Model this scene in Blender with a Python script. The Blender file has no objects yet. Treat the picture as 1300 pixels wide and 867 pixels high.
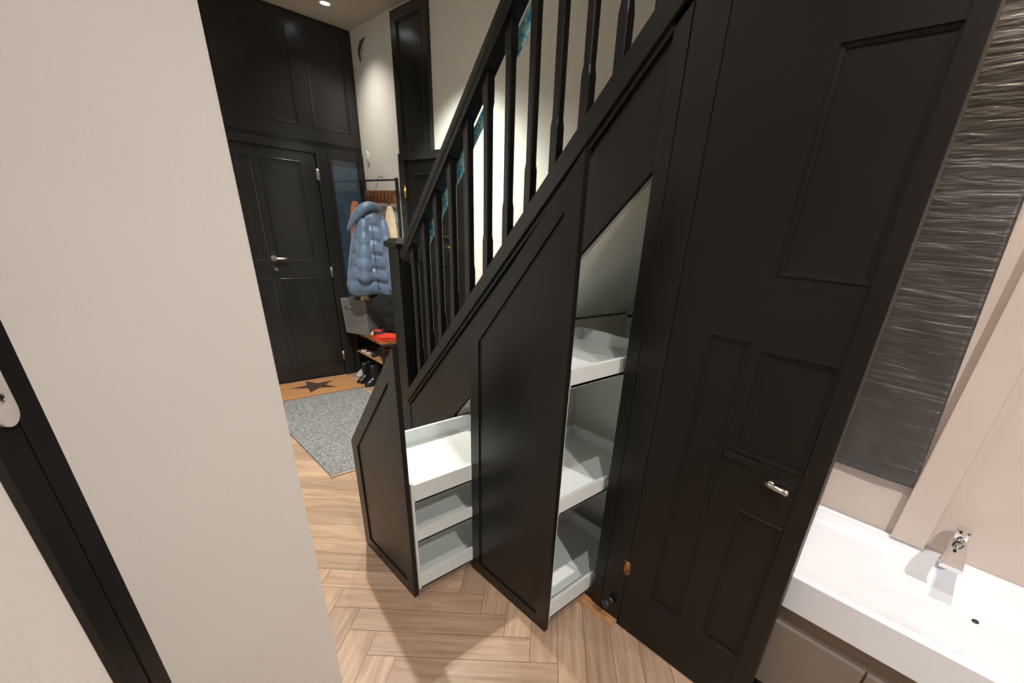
import bpy, bmesh, math, random
from mathutils import Vector, Matrix, noise
random.seed(7)
S = bpy.context.scene
COL = S.collection
# ------------------------------------------------------------------ camera
cam_d = bpy.data.cameras.new('camera')
cam = bpy.data.objects.new('camera', cam_d); COL.objects.link(cam)
right = Vector((0.70185, -0.70866, 0.07216)); down = Vector((-0.26211, -0.35113, -0.89890)); fwd = Vector((0.66235, 0.61197, -0.43219))
R3 = Matrix((right, -down, -fwd)).transposed()
cam.matrix_world = Matrix.Translation((0, 0, 1.55)) @ R3.to_4x4()
cam_d.sensor_width = 36; cam_d.lens = 551 / 1300 * 36
cam_d.shift_x = -(706 - 650) / 1300; cam_d.shift_y = (558 - 433.5) / 1300
cam_d.clip_start = 0.02
S.camera = cam
# ------------------------------------------------------------------ world, exposure
w = bpy.data.worlds.new('world'); S.world = w; w.use_nodes = True
w.node_tree.nodes['Background'].inputs[0].default_value = (0.9, 0.85, 0.8, 1)
w.node_tree.nodes['Background'].inputs[1].default_value = 0.12
S.view_settings.view_transform = 'Standard'; S.view_settings.look = 'None'
S.view_settings.exposure = 0.45; S.view_settings.gamma = 1; S.view_settings.use_curve_mapping = False
CEIL = 2.95
# downlights: x, y, power, colour, cone angle, blend
LAMPS = [
    (1.78, 4.33, 36, (1, 0.92, 0.84), 115, 1.0, 'ceiling downlight above the coat rack by the entrance door'),
    (1.52, 2.98, 80, (0.90, 1.0, 0.90), 96, 0.35, 'ceiling downlight above the stairs beside the white wall'),
    (1.10, 2.88, 210, (1, 0.92, 0.83), 125, 0.8, 'ceiling downlight over the grey rug'),
    (0.62, 1.45, 22, (1, 0.93, 0.86), 130, 1.0, 'unseen fill downlight added over the pulled out drawers'),  # weak fill lamp added out of view above the drawers
    (0.50, 0.10, 62, (1, 0.94, 0.89), 140, 1.0, 'unseen fill downlight added in front of the panelled door'),  # unseen lamp added to fill the near room from overhead
    (0.35, -1.20, 205, (1, 0.95, 0.91), 165, 1.0, 'unseen fill downlight added farthest back behind the doorway'),  # wide unseen lamp put in for soft ambient fill off the walls
    (1.70, 0.12, 62, (1, 0.86, 0.72), 120, 0.8, 'ceiling downlight above the washbasin'),
]

# ------------------------------------------------------------------ helpers
def tag(o, label=None, cat=None, group=None, kind=None):
    if label: o['label'] = label
    if cat: o['category'] = cat
    if group: o['group'] = group
    if kind: o['kind'] = kind
    return o

def empty(name, loc=(0, 0, 0), rz=0, **k):
    o = bpy.data.objects.new(name, None); COL.objects.link(o)
    o.location = loc; o.rotation_euler = (0, 0, rz); o.empty_display_size = 0.05
    return tag(o, **k)

class MB:
    """collects shapes into one mesh"""
    def __init__(self):
        self.bm = bmesh.new(); self.mats = []; self.smooth = False
    def quad(self, pts, mi=0):
        f = self.bm.faces.new([self.bm.verts.new(p) for p in pts]); f.material_index = mi; return f
    def box(self, x0, x1, y0, y1, z0, z1, bev=0, mi=0):
        t = bmesh.new()
        bmesh.ops.create_cube(t, size=1)
        for v in t.verts:
            v.co = Vector(((x0 + x1) / 2 + v.co.x * (x1 - x0), (y0 + y1) / 2 + v.co.y * (y1 - y0), (z0 + z1) / 2 + v.co.z * (z1 - z0)))
        if bev > 0:
            bmesh.ops.bevel(t, geom=t.edges[:], offset=bev, segments=2, affect='EDGES', profile=0.6)
        self.merge(t, mi); return self
    def merge(self, t, mi=0, mat=None):
        if mat is not None: bmesh.ops.transform(t, matrix=mat, verts=t.verts)
        mp = {v: self.bm.verts.new(v.co) for v in t.verts}
        for f in t.faces:
            try:
                g = self.bm.faces.new([mp[v] for v in f.verts]); g.material_index = mi; g.smooth = f.smooth
            except ValueError: pass
        t.free(); return self
    def prism(self, poly, axis, a, b, bev=0, mi=0):
        """poly of 2D points, extruded along axis from a to b. axis x: poly=(y,z); y: (x,z); z: (x,y)"""
        t = bmesh.new()
        def P(p, c):
            return {'x': (c, p[0], p[1]), 'y': (p[0], c, p[1]), 'z': (p[0], p[1], c)}[axis]
        A = [t.verts.new(P(p, a)) for p in poly]; B = [t.verts.new(P(p, b)) for p in poly]
        t.faces.new(A); t.faces.new(B[::-1])
        n = len(poly)
        for i in range(n): t.faces.new([A[i], B[i], B[(i + 1) % n], A[(i + 1) % n]])
        bmesh.ops.recalc_face_normals(t, faces=t.faces)
        if bev > 0: bmesh.ops.bevel(t, geom=t.edges[:], offset=bev, segments=2, affect='EDGES', profile=0.6)
        self.merge(t, mi); return self
    def loft(self, rings, cap=True, smooth=True, mi=0, closed=True):
        vs = [[self.bm.verts.new(p) for p in r] for r in rings]
        n = len(vs[0])
        for i in range(len(vs) - 1):
            for j in range(n if closed else n - 1):
                f = self.bm.faces.new([vs[i][j], vs[i][(j + 1) % n], vs[i + 1][(j + 1) % n], vs[i + 1][j]])
                f.smooth = smooth; f.material_index = mi
        if cap and closed:
            for r in (vs[0][::-1], vs[-1]):
                f = self.bm.faces.new(r); f.material_index = mi
        return self
    def tube(self, pts, r, n=10, mi=0, cap=True):
        pts = [Vector(p) for p in pts]; rings = []
        for i, p in enumerate(pts):
            d = (pts[min(i + 1, len(pts) - 1)] - pts[max(i - 1, 0)]).normalized()
            up = Vector((0, 0, 1)) if abs(d.z) < 0.9 else Vector((1, 0, 0))
            a = d.cross(up).normalized(); b = d.cross(a).normalized()
            rr = r[i] if isinstance(r, (list, tuple)) else r
            rings.append([p + (a * math.cos(2 * math.pi * k / n) + b * math.sin(2 * math.pi * k / n)) * rr for k in range(n)])
        return self.loft(rings, cap=cap, mi=mi)
    def lathe(self, c, prof, axis='z', n=24, mi=0):
        rings = []
        for r, h in prof:
            ring = []
            for k in range(n):
                a = 2 * math.pi * k / n; u, v = r * math.cos(a), r * math.sin(a)
                ring.append(Vector(c) + Vector({'z': (u, v, h), 'x': (h, u, v), 'y': (u, h, v)}[axis]))
            rings.append(ring)
        return self.loft(rings, mi=mi)
    def build(self, name, mats, parent=None, loc=None, **k):
        bmesh.ops.recalc_face_normals(self.bm, faces=self.bm.faces)
        me = bpy.data.meshes.new(name); self.bm.to_mesh(me); self.bm.free()
        for m in (mats if isinstance(mats, (list, tuple)) else [mats]): me.materials.append(m)
        o = bpy.data.objects.new(name, me); COL.objects.link(o)
        if loc: o.location = loc
        if parent: o.parent = parent
        return tag(o, **k)

def copy_tree(o, parent=None):
    c = o.copy(); COL.objects.link(c)
    if parent: c.parent = parent
    for ch in list(o.children): copy_tree(ch, c)
    return c

# ------------------------------------------------------------------ materials
def mat(name, col, rough=0.5, metal=0, spec=0.5, noise_amt=0, noise_scale=20, bump=0, bump_scale=60, coat=0, stretch=None, rough_var=0, trans=0, sheen=0):
    m = bpy.data.materials.new(name); m.use_nodes = True; nt = m.node_tree; b = nt.nodes['Principled BSDF']
    b.inputs['Base Color'].default_value = (*col, 1); b.inputs['Roughness'].default_value = rough
    b.inputs['Metallic'].default_value = metal; b.inputs['Specular IOR Level'].default_value = spec
    b.inputs['Coat Weight'].default_value = coat; b.inputs['Transmission Weight'].default_value = trans
    b.inputs['Sheen Weight'].default_value = sheen
    tc = nt.nodes.new('ShaderNodeTexCoord'); mp = nt.nodes.new('ShaderNodeMapping'); nt.links.new(tc.outputs['Object'], mp.inputs[0])
    if stretch: mp.inputs['Scale'].default_value = stretch
    if noise_amt:
        n = nt.nodes.new('ShaderNodeTexNoise'); n.inputs['Scale'].default_value = noise_scale; n.inputs['Detail'].default_value = 4
        nt.links.new(mp.outputs[0], n.inputs['Vector'])
        r = nt.nodes.new('ShaderNodeValToRGB')
        r.color_ramp.elements[0].position = 0.3; r.color_ramp.elements[1].position = 0.7
        r.color_ramp.elements[0].color = (*[max(0, c * (1 - noise_amt)) for c in col], 1)
        r.color_ramp.elements[1].color = (*[min(1, c * (1 + noise_amt)) for c in col], 1)
        nt.links.new(n.outputs['Fac'], r.inputs[0]); nt.links.new(r.outputs[0], b.inputs['Base Color'])
        if rough_var:
            mr = nt.nodes.new('ShaderNodeMapRange'); mr.inputs['To Min'].default_value = max(0, rough - rough_var); mr.inputs['To Max'].default_value = rough + rough_var
            nt.links.new(n.outputs['Fac'], mr.inputs[0]); nt.links.new(mr.outputs[0], b.inputs['Roughness'])
    if bump:
        n = nt.nodes.new('ShaderNodeTexNoise'); n.inputs['Scale'].default_value = bump_scale; n.inputs['Detail'].default_value = 5
        nt.links.new(mp.outputs[0], n.inputs['Vector'])
        bp = nt.nodes.new('ShaderNodeBump'); bp.inputs['Strength'].default_value = bump; bp.inputs['Distance'].default_value = 0.01
        nt.links.new(n.outputs['Fac'], bp.inputs['Height']); nt.links.new(bp.outputs[0], b.inputs['Normal'])
    return m

def emis(name, col, s):
    m = bpy.data.materials.new(name); m.use_nodes = True; b = m.node_tree.nodes['Principled BSDF']
    b.inputs['Base Color'].default_value = (0, 0, 0, 1); b.inputs['Emission Color'].default_value = (*col, 1); b.inputs['Emission Strength'].default_value = s
    return m

M = {}
M['wall'] = mat('cream_wall_paint', (0.71, 0.685, 0.65), 0.75, spec=0.2, noise_amt=0.02, noise_scale=3, bump=0.04, bump_scale=120)
M['wall_w'] = mat('white_wall_paint', (0.71, 0.70, 0.64), 0.7, spec=0.25, noise_amt=0.02, noise_scale=3, bump=0.04, bump_scale=120)
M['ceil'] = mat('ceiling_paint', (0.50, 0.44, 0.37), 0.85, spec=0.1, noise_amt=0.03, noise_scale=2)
M['black'] = mat('satin_black_paint', (0.0085, 0.0078, 0.0072), 0.34, spec=0.42, noise_amt=0.15, noise_scale=5, bump=0.03, bump_scale=90, rough_var=0.05)
M['black_door'] = mat('black_door_paint', (0.0075, 0.0062, 0.0054), 0.42, spec=0.36, noise_amt=0.2, noise_scale=3, bump=0.06, bump_scale=70, rough_var=0.06)
M['gloss'] = mat('gloss_black_paint', (0.021, 0.021, 0.020), 0.24, spec=0.5, noise_amt=0.25, noise_scale=2.5, bump=0.10, bump_scale=7, stretch=(1, 1, 0.4), rough_var=0.08)
M['mel'] = mat('white_melamine', (0.70, 0.71, 0.66), 0.42, spec=0.4, noise_amt=0.015, noise_scale=6)
M['tray'] = mat('white_tray_laminate', (0.70, 0.74, 0.73), 0.38, spec=0.4, noise_amt=0.01, noise_scale=6)
M['gold'] = mat('polished_brass', (0.75, 0.5, 0.18), 0.22, metal=1, noise_amt=0.1, noise_scale=60)
M['copper'] = mat('aged_brass', (0.42, 0.2, 0.07), 0.38, metal=0.8, noise_amt=0.3, noise_scale=90)
M['steel'] = mat('brushed_steel', (0.55, 0.53, 0.5), 0.3, metal=1, noise_amt=0.1, noise_scale=40, rough_var=0.08)
M['plate'] = mat('worn_nickel', (0.62, 0.58, 0.54), 0.42, metal=0.35, noise_amt=0.12, noise_scale=60)
M['chrome'] = mat('chrome', (0.85, 0.85, 0.86), 0.06, metal=1, noise_amt=0.02, noise_scale=30)
M['ceramic'] = mat('white_ceramic', (0.74, 0.78, 0.84), 0.12, spec=0.6, noise_amt=0.01, noise_scale=4)
M['taupe'] = mat('taupe_vanity_laminate', (0.20, 0.17, 0.14), 0.5, noise_amt=0.08, noise_scale=3)
M['pink'] = mat('pale_plaster', (0.62, 0.53, 0.47), 0.7, spec=0.2, noise_amt=0.04, noise_scale=3, bump=0.05, bump_scale=60)
M['metal_b'] = mat('black_powder_coat', (0.02, 0.019, 0.018), 0.4, spec=0.5, noise_amt=0.1, noise_scale=40)
M['rubber'] = mat('black_rubber', (0.025, 0.024, 0.026), 0.45, noise_amt=0.1, noise_scale=50)
M['rustic'] = mat('rustic_brown_board', (0.22, 0.085, 0.028), 0.45, noise_amt=0.5, noise_scale=8, stretch=(6, 1, 6), bump=0.1)
M['grey_bin'] = mat('grey_felt', (0.16, 0.155, 0.15), 0.8, noise_amt=0.1, noise_scale=150, bump=0.2, bump_scale=300)
M['blue_glass'] = mat('dark_blue_glass', (0.045, 0.085, 0.13), 0.08, spec=0.8, noise_amt=0.12, noise_scale=2, coat=0.5)
M['orange_cloth'] = mat('salmon_cotton', (0.52, 0.20, 0.10), 0.85, noise_amt=0.1, noise_scale=20, bump=0.2, bump_scale=200)
M['cream_cloth'] = mat('cream_cotton', (0.62, 0.50, 0.34), 0.85, noise_amt=0.1, noise_scale=20, bump=0.2, bump_scale=200)
M['tan_cloth'] = mat('tan_cotton', (0.42, 0.32, 0.2), 0.85, noise_amt=0.15, noise_scale=20, bump=0.2, bump_scale=200)
M['black_cloth'] = mat('black_cloth', (0.003, 0.0028, 0.0028), 0.9, noise_amt=0.2, noise_scale=20, bump=0.3, bump_scale=150)
M['red'] = mat('red_shoe_mesh', (0.75, 0.05, 0.02), 0.5, noise_amt=0.1, noise_scale=60)
M['shoe_white'] = mat('white_shoe_leather', (0.62, 0.6, 0.57), 0.5, noise_amt=0.08, noise_scale=40)
M['shoe_black'] = mat('black_shoe_leather', (0.012, 0.012, 0.013), 0.32, noise_amt=0.2, noise_scale=40)
M['shoe_brown'] = mat('brown_shoe_leather', (0.12, 0.035, 0.015), 0.35, noise_amt=0.3, noise_scale=40)
M['shoe_grey'] = mat('grey_suede', (0.06, 0.06, 0.065), 0.8, noise_amt=0.2, noise_scale=60)
M['shoe_teal'] = mat('pale_teal_mesh', (0.32, 0.36, 0.34), 0.6, noise_amt=0.2, noise_scale=50)
M['gum'] = mat('gum_sole', (0.45, 0.26, 0.1), 0.6, noise_amt=0.1, noise_scale=40)
M['star'] = mat('brown_printed_coir', (0.055, 0.027, 0.018), 0.95, noise_amt=0.4, noise_scale=300, bump=0.5, bump_scale=400)
M['coir'] = mat('orange_coir', (0.46, 0.22, 0.085), 0.95, noise_amt=0.3, noise_scale=220, bump=0.6, bump_scale=400)
M['trim_wood'] = mat('oak_beading', (0.46, 0.24, 0.11), 0.45, noise_amt=0.25, noise_scale=30, stretch=(8, 1, 8))
M['rug_edge'] = mat('rug_binding', (0.45, 0.33, 0.24), 0.9, noise_amt=0.1, noise_scale=90)
M['white_pl'] = mat('white_plastic', (0.75, 0.73, 0.68), 0.35, noise_amt=0.01, noise_scale=20)
M['void'] = mat('dark_plinth', (0.008, 0.008, 0.008), 0.8, noise_amt=0.1)

def floor_material():
    m = bpy.data.materials.new('oak_herringbone'); m.use_nodes = True; nt = m.node_tree; b = nt.nodes['Principled BSDF']; L = nt.links.new
    uv = nt.nodes.new('ShaderNodeUVMap'); uv.uv_map = 'UVMap'
    at = nt.nodes.new('ShaderNodeAttribute'); at.attribute_name = 'plank'
    mp = nt.nodes.new('ShaderNodeMapping'); mp.inputs['Scale'].default_value = (1.6, 22, 1); L(uv.outputs[0], mp.inputs[0])
    n1 = nt.nodes.new('ShaderNodeTexNoise'); n1.inputs['Scale'].default_value = 2.0; n1.inputs['Detail'].default_value = 8; n1.inputs['Roughness'].default_value = 0.65; L(mp.outputs[0], n1.inputs['Vector'])
    # growth rings: wave across the plank, bent into arches
    mp2 = nt.nodes.new('ShaderNodeMapping'); mp2.inputs['Scale'].default_value = (1.1, 9, 1); L(uv.outputs[0], mp2.inputs[0])
    n2 = nt.nodes.new('ShaderNodeTexNoise'); n2.inputs['Scale'].default_value = 1.1; n2.inputs['Detail'].default_value = 2; L(mp2.outputs[0], n2.inputs['Vector'])
    mm = nt.nodes.new('ShaderNodeMath'); mm.operation = 'MULTIPLY'; mm.inputs[1].default_value = 26; L(n2.outputs['Fac'], mm.inputs[0])
    fr = nt.nodes.new('ShaderNodeMath'); fr.operation = 'SINE'; L(mm.outputs[0], fr.inputs[0])
    mr = nt.nodes.new('ShaderNodeMapRange'); mr.inputs[1].default_value = -1; mr.inputs[2].default_value = 1; mr.inputs[3].default_value = 0; mr.inputs[4].default_value = 1; L(fr.outputs[0], mr.inputs[0])
    r1 = nt.nodes.new('ShaderNodeValToRGB'); L(n1.outputs['Fac'], r1.inputs[0])
    e = r1.color_ramp.elements; e[0].position = 0.3; e[0].color = (0.33, 0.205, 0.125, 1); e[1].position = 0.72; e[1].color = (0.52, 0.355, 0.235, 1)
    mx = nt.nodes.new('ShaderNodeMix'); mx.data_type = 'RGBA'; mx.blend_type = 'MULTIPLY'; mx.inputs[0].default_value = 0.35
    r2 = nt.nodes.new('ShaderNodeValToRGB'); L(mr.outputs[0], r2.inputs[0]); e = r2.color_ramp.elements; e[0].position = 0.0; e[0].color = (0.68, 0.58, 0.52, 1); e[1].position = 0.35; e[1].color = (1, 1, 1, 1)
    L(r1.outputs[0], mx.inputs[6]); L(r2.outputs[0], mx.inputs[7])
    hs = nt.nodes.new('ShaderNodeHueSaturation'); L(mx.outputs[2], hs.inputs['Color'])
    v = nt.nodes.new('ShaderNodeMapRange'); v.inputs[3].default_value = 0.84; v.inputs[4].default_value = 1.16; L(at.outputs['Fac'], v.inputs[0]); L(v.outputs[0], hs.inputs['Value'])
    hs.inputs['Saturation'].default_value = 0.92
    L(hs.outputs[0], b.inputs['Base Color'])
    b.inputs['Roughness'].default_value = 0.42; b.inputs['Specular IOR Level'].default_value = 0.35
    bp = nt.nodes.new('ShaderNodeBump'); bp.inputs['Strength'].default_value = 0.12; bp.inputs['Distance'].default_value = 0.002; L(n1.outputs['Fac'], bp.inputs['Height']); L(bp.outputs[0], b.inputs['Normal'])
    return m

def rug_material():
    m = bpy.data.materials.new('grey_flecked_rug'); m.use_nodes = True; nt = m.node_tree; b = nt.nodes['Principled BSDF']; L = nt.links.new
    tc = nt.nodes.new('ShaderNodeTexCoord')
    v = nt.nodes.new('ShaderNodeTexVoronoi'); v.inputs['Scale'].default_value = 110; L(tc.outputs['Object'], v.inputs['Vector'])
    r = nt.nodes.new('ShaderNodeValToRGB'); L(v.outputs['Color'], r.inputs[0]); e = r.color_ramp.elements
    e[0].position = 0.1; e[0].color = (0.13, 0.135, 0.14, 1); e[1].position = 0.9; e[1].color = (0.36, 0.355, 0.34, 1)
    k = e.new(0.45); k.color = (0.20, 0.21, 0.22, 1)
    L(r.outputs[0], b.inputs['Base Color']); b.inputs['Roughness'].default_value = 0.95; b.inputs['Specular IOR Level'].default_value = 0.1
    bp = nt.nodes.new('ShaderNodeBump'); bp.inputs['Strength'].default_value = 0.8; bp.inputs['Distance'].default_value = 0.004; bp.invert = True
    L(v.outputs['Distance'], bp.inputs['Height']); L(bp.outputs[0], b.inputs['Normal'])
    return m

def curtain_material():
    m = bpy.data.materials.new('dark_crinkled_fabric'); m.use_nodes = True; nt = m.node_tree; b = nt.nodes['Principled BSDF']; L = nt.links.new
    tc = nt.nodes.new('ShaderNodeTexCoord'); mp = nt.nodes.new('ShaderNodeMapping'); mp.inputs['Scale'].default_value = (1, 3.0, 26); mp.inputs['Rotation'].default_value = (0.25, 0, 0); L(tc.outputs['Object'], mp.inputs[0])
    n = nt.nodes.new('ShaderNodeTexNoise'); n.inputs['Scale'].default_value = 1.6; n.inputs['Detail'].default_value = 5; n.inputs['Distortion'].default_value = 0.6; L(mp.outputs[0], n.inputs['Vector'])
    bp = nt.nodes.new('ShaderNodeBump'); bp.inputs['Strength'].default_value = 0.9; bp.inputs['Distance'].default_value = 0.010; L(n.outputs['Fac'], bp.inputs['Height']); L(bp.outputs[0], b.inputs['Normal'])
    b.inputs['Base Color'].default_value = (0.060, 0.054, 0.050, 1); b.inputs['Roughness'].default_value = 0.38; b.inputs['Specular IOR Level'].default_value = 0.6
    return m

def film_material():
    m = bpy.data.materials.new('blue_speckled_film'); m.use_nodes = True; nt = m.node_tree; b = nt.nodes['Principled BSDF']; L = nt.links.new
    tc = nt.nodes.new('ShaderNodeTexCoord'); n = nt.nodes.new('ShaderNodeTexNoise'); n.inputs['Scale'].default_value = 70; n.inputs['Detail'].default_value = 3; L(tc.outputs['Object'], n.inputs['Vector'])
    r = nt.nodes.new('ShaderNodeValToRGB'); L(n.outputs['Fac'], r.inputs[0]); e = r.color_ramp.elements
    e[0].position = 0.42; e[0].color = (0.05, 0.50, 0.92, 1); e[1].position = 0.5; e[1].color = (0.48, 0.94, 0.99, 1)
    L(r.outputs[0], b.inputs['Base Color']); b.inputs['Roughness'].default_value = 0.35
    return m

def jacket_material():
    m = mat('blue_nylon', (0.095, 0.145, 0.235), 0.42, noise_amt=0.2, noise_scale=9, bump=0.35, bump_scale=38, sheen=0.3)
    return m
M['floor'] = floor_material(); M['rug'] = rug_material(); M['curtain'] = curtain_material(); M['film'] = film_material(); M['jacket'] = jacket_material()

def struct(name, mb, m, parent=None, label=None, cat=None):
    return mb.build(name, m, parent, kind='structure' if parent is None else None, label=label, cat=cat)

# ------------------------------------------------------------------ floor: herringbone planks
def clip(poly, x0, x1, y0, y1):
    def cut(P, f, g):
        out = []
        for i in range(len(P)):
            a, b = P[i], P[(i + 1) % len(P)]; fa, fb = f(a), f(b)
            if fa >= 0: out.append(a)
            if (fa >= 0) != (fb >= 0):
                t = fa / (fa - fb); out.append((a[0] + (b[0] - a[0]) * t, a[1] + (b[1] - a[1]) * t))
        return out
    for f in (lambda p: p[0] - x0, lambda p: x1 - p[0], lambda p: p[1] - y0, lambda p: y1 - p[1]):
        poly = cut(poly, f, None)
        if len(poly) < 3: return None
    return poly

def make_floor():
    X0, X1, Y0, Y1 = -1.9, 2.13, -2.1, 4.75
    bm = bmesh.new(); uvl = bm.loops.layers.uv.new('UVMap'); pl = bm.faces.layers.float.new('plank')
    W, Ln, g = 0.114, 0.640, 0.0010
    q = 1 / math.sqrt(2); u0, v0 = -0.743, 1.286
    def xy(u, v): return (q * (u + v), q * (v - u))
    def add(ua, ub, va, vb, along_u):
        P = [(ua + g, va + g), (ub - g, va + g), (ub - g, vb - g), (ua + g, vb - g)]
        pts = [xy(*p) for p in P]; pc = clip(pts, X0, X1, Y0, Y1)
        if not pc: return
        f = bm.faces.new([bm.verts.new((p[0], p[1], 0)) for p in pc]); r1, r2, r3 = random.random() * 40, random.random() * 40, random.random()
        f[pl] = r3
        for lp in f.loops:
            x, y = lp.vert.co.x, lp.vert.co.y; u = q * (x - y); v = q * (x + y)
            lp[uvl].uv = (u + r1, v + r2) if along_u else (v + r1, u + r2)
    for m_ in range(-6, 7):
        for k in range(-60, 61):
            a, b = u0 + m_ * Ln, v0 + m_ * Ln
            add(a - k * W, a - k * W + Ln, b + k * W, b + (k + 1) * W, True)
            add(a + Ln - (k + 1) * W, a + Ln - k * W, b + (k + 1) * W, b + (k + 1) * W + Ln, False)
    ng = len(bm.faces)
    # joint bed and thickness under the planks
    t = bmesh.new(); bmesh.ops.create_cube(t, size=1)
    for v in t.verts: v.co = Vector(((X0 + X1) / 2 + v.co.x * (X1 - X0), (Y0 + Y1) / 2 + v.co.y * (Y1 - Y0), -0.0515 + v.co.z * 0.1))
    mp = {v: bm.verts.new(v.co) for v in t.verts}
    for f in t.faces: bm.faces.new([mp[v] for v in f.verts]).material_index = 1
    t.free()
    me = bpy.data.meshes.new('floor'); bm.to_mesh(me); bm.free(); me.materials.append(M['floor']); me.materials.append(M['shoe_brown'])
    o = bpy.data.objects.new('floor', me); COL.objects.link(o)
    return tag(o, 'pale oak herringbone plank floor of the hallway', 'floor', kind='structure')
make_floor()

# ------------------------------------------------------------------ room shell
def wall(name, x0, x1, y0, y1, z0, z1, m, label):
    return struct(name, MB().box(x0, x1, y0, y1, z0, z1), m, label=label, cat='wall')
WL = wall('wall_left', -1.9, 0.272, 1.218, 1.36, 0, CEIL, M['wall'], 'cream painted wall beside the hallway opening')
wall('wall_hall', 0.15, 0.272, 1.36, 4.73, 0, CEIL, M['wall'], 'cream hallway wall facing the stairs')
wall('wall_right', 2.12, 2.25, 0.86, 4.85, 0, 3.6, M['wall_w'], 'white painted wall rising behind the balusters')
wall('wall_front', 0.15, 2.12, 4.73, 4.85, 0, CEIL, M['gloss'], 'glossy black wall around the entrance door')
wall('wall_back', -1.9, 1.91, -2.1, -2.0, 0, CEIL, M['wall'], 'cream wall behind the viewer')
wall('wall_side', -2.0, -1.9, -2.1, 1.36, 0, CEIL, M['wall'], 'cream side wall of the near room')
wall('wall_basin', 1.91, 2.05, -2.1, 0.84, 0, CEIL, M['pink'], 'pale plaster wall above the washbasin')
wall('wall_partition', 1.262, 1.91, 0.72, 0.84, 0, CEIL, M['pink'], 'plaster partition between washroom and stair cupboards')
wall('wall_header', 1.262, 1.38, -0.9, 0.70, 2.32, CEIL, M['wall'], 'wall section above the panelled door')
wall('wall_washroom', 1.262, 1.38, -2.0, -0.9, 0, CEIL, M['wall'], 'cream wall past the washroom opening')
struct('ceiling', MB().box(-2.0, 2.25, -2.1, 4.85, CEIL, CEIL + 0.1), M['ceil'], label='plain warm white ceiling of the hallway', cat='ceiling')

# boxed pilaster right of the curtain
struct('trim_1', MB().box(1.88, 1.91, -0.12, -0.018, 0.60, CEIL, 0.004), M['pink'], label='shallow boxed plaster upright beside the dark curtain', cat='trim')
struct('trim_2', MB().prism([(1.216, 0.0), (1.262, 0.0), (1.262, 0.022), (1.246, 0.022), (1.240, 0.012), (1.222, 0.010)], 'y', 0.706, 0.955, 0.001), M['trim_wood'], label='short oak beading strip at the foot of the black post', cat='trim')

# ------------------------------------------------------------------ entrance door, wall panelling and side window (front wall)
def panel_door(mb, axis, face, out, a0, a1, z0, z1, thick, panels, depth=0.010, mould=0.016, mi=0):
    """door leaf with recessed panels on the side given by out (+1/-1). axis = normal axis; panels = (a0,a1,z0,z1)"""
    def P(n, a, z): return (n, a, z) if axis == 'x' else (a, n, z)
    f = face; r = face - out * depth; bk = face - out * thick
    As = sorted({a0, a1, *[p[0] for p in panels], *[p[1] for p in panels]}); Zs = sorted({z0, z1, *[p[2] for p in panels], *[p[3] for p in panels]})
    for i in range(len(As) - 1):
        for j in range(len(Zs) - 1):
            ca, cz = (As[i] + As[i + 1]) / 2, (Zs[j] + Zs[j + 1]) / 2
            if any(p[0] < ca < p[1] and p[2] < cz < p[3] for p in panels): continue
            mb.quad([P(f, As[i], Zs[j]), P(f, As[i + 1], Zs[j]), P(f, As[i + 1], Zs[j + 1]), P(f, As[i], Zs[j + 1])], mi)
    for (pa, pb, pc, pd) in panels:
        o = [(pa, pc), (pb, pc), (pb, pd), (pa, pd)]
        k1, k2 = mould * 0.35, mould
        lv = [(0, f), (k1 * 0.3, f + out * 0.003), (k1, f + out * 0.003), (k1 * 1.3, f - out * depth * 0.4), (k2, f - out * depth * 0.6), (k2, r)]
        rings = []
        for k, n in lv:
            rings.append([P(n, pa + k, pc + k), P(n, pb - k, pc + k), P(n, pb - k, pd - k), P(n, pa + k, pd - k)])
        mb.loft(rings, cap=False, smooth=False, mi=mi)
        mb.quad([P(r, pa + k2, pc + k2), P(r, pb - k2, pc + k2), P(r, pb - k2, pd - k2), P(r, pa + k2, pd - k2)], mi)
    c = [(a0, z0), (a1, z0), (a1, z1), (a0, z1)]
    mb.quad([P(bk, *p) for p in c], mi)
    for i in range(4):
        p, q_ = c[i], c[(i + 1) % 4]; mb.quad([P(f, *p), P(f, *q_), P(bk, *q_), P(bk, *p)], mi)

def hinge(parent, c, axis='y', m='gold', h=0.085, name='hinge'):
    mb = MB(); x, y, z = c
    mb.tube([(x, y, z - h / 2), (x, y, z + h / 2)], 0.006, 10)
    mb.lathe((x, y, z - h / 2), [(0.0005, -0.006), (0.005, -0.004), (0.006, 0)]); mb.lathe((x, y, z + h / 2), [(0.006, 0), (0.005, 0.004), (0.0005, 0.006)])
    if axis == 'y': mb.box(x - 0.014, x + 0.014, y + 0.001, y + 0.006, z - h / 2, z + h / 2)
    else: mb.box(x + 0.001, x + 0.006, y - 0.014, y + 0.014, z - h / 2, z + h / 2)
    return mb.build(name, M[m], parent)

def lever(parent, c, along, out, m='steel', L=0.11, name='door_handle'):
    """lever handle; along, out are unit vectors"""
    c = Vector(c); A = Vector(along); O = Vector(out); mb = MB()
    mb.tube([c, c + O * 0.008], [0.026, 0.024], 20); mb.tube([c + O * 0.004, c + O * 0.045], [0.010, 0.009], 12)
    pts = [c + O * 0.045 - A * 0.008, c + O * 0.048 + A * 0.02, c + O * 0.048 + A * (L * 0.6), c + O * 0.044 + A * L]
    mb.tube(pts, [0.009, 0.010, 0.009, 0.007], 12)
    return mb.build(name, M[m], parent)

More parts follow.
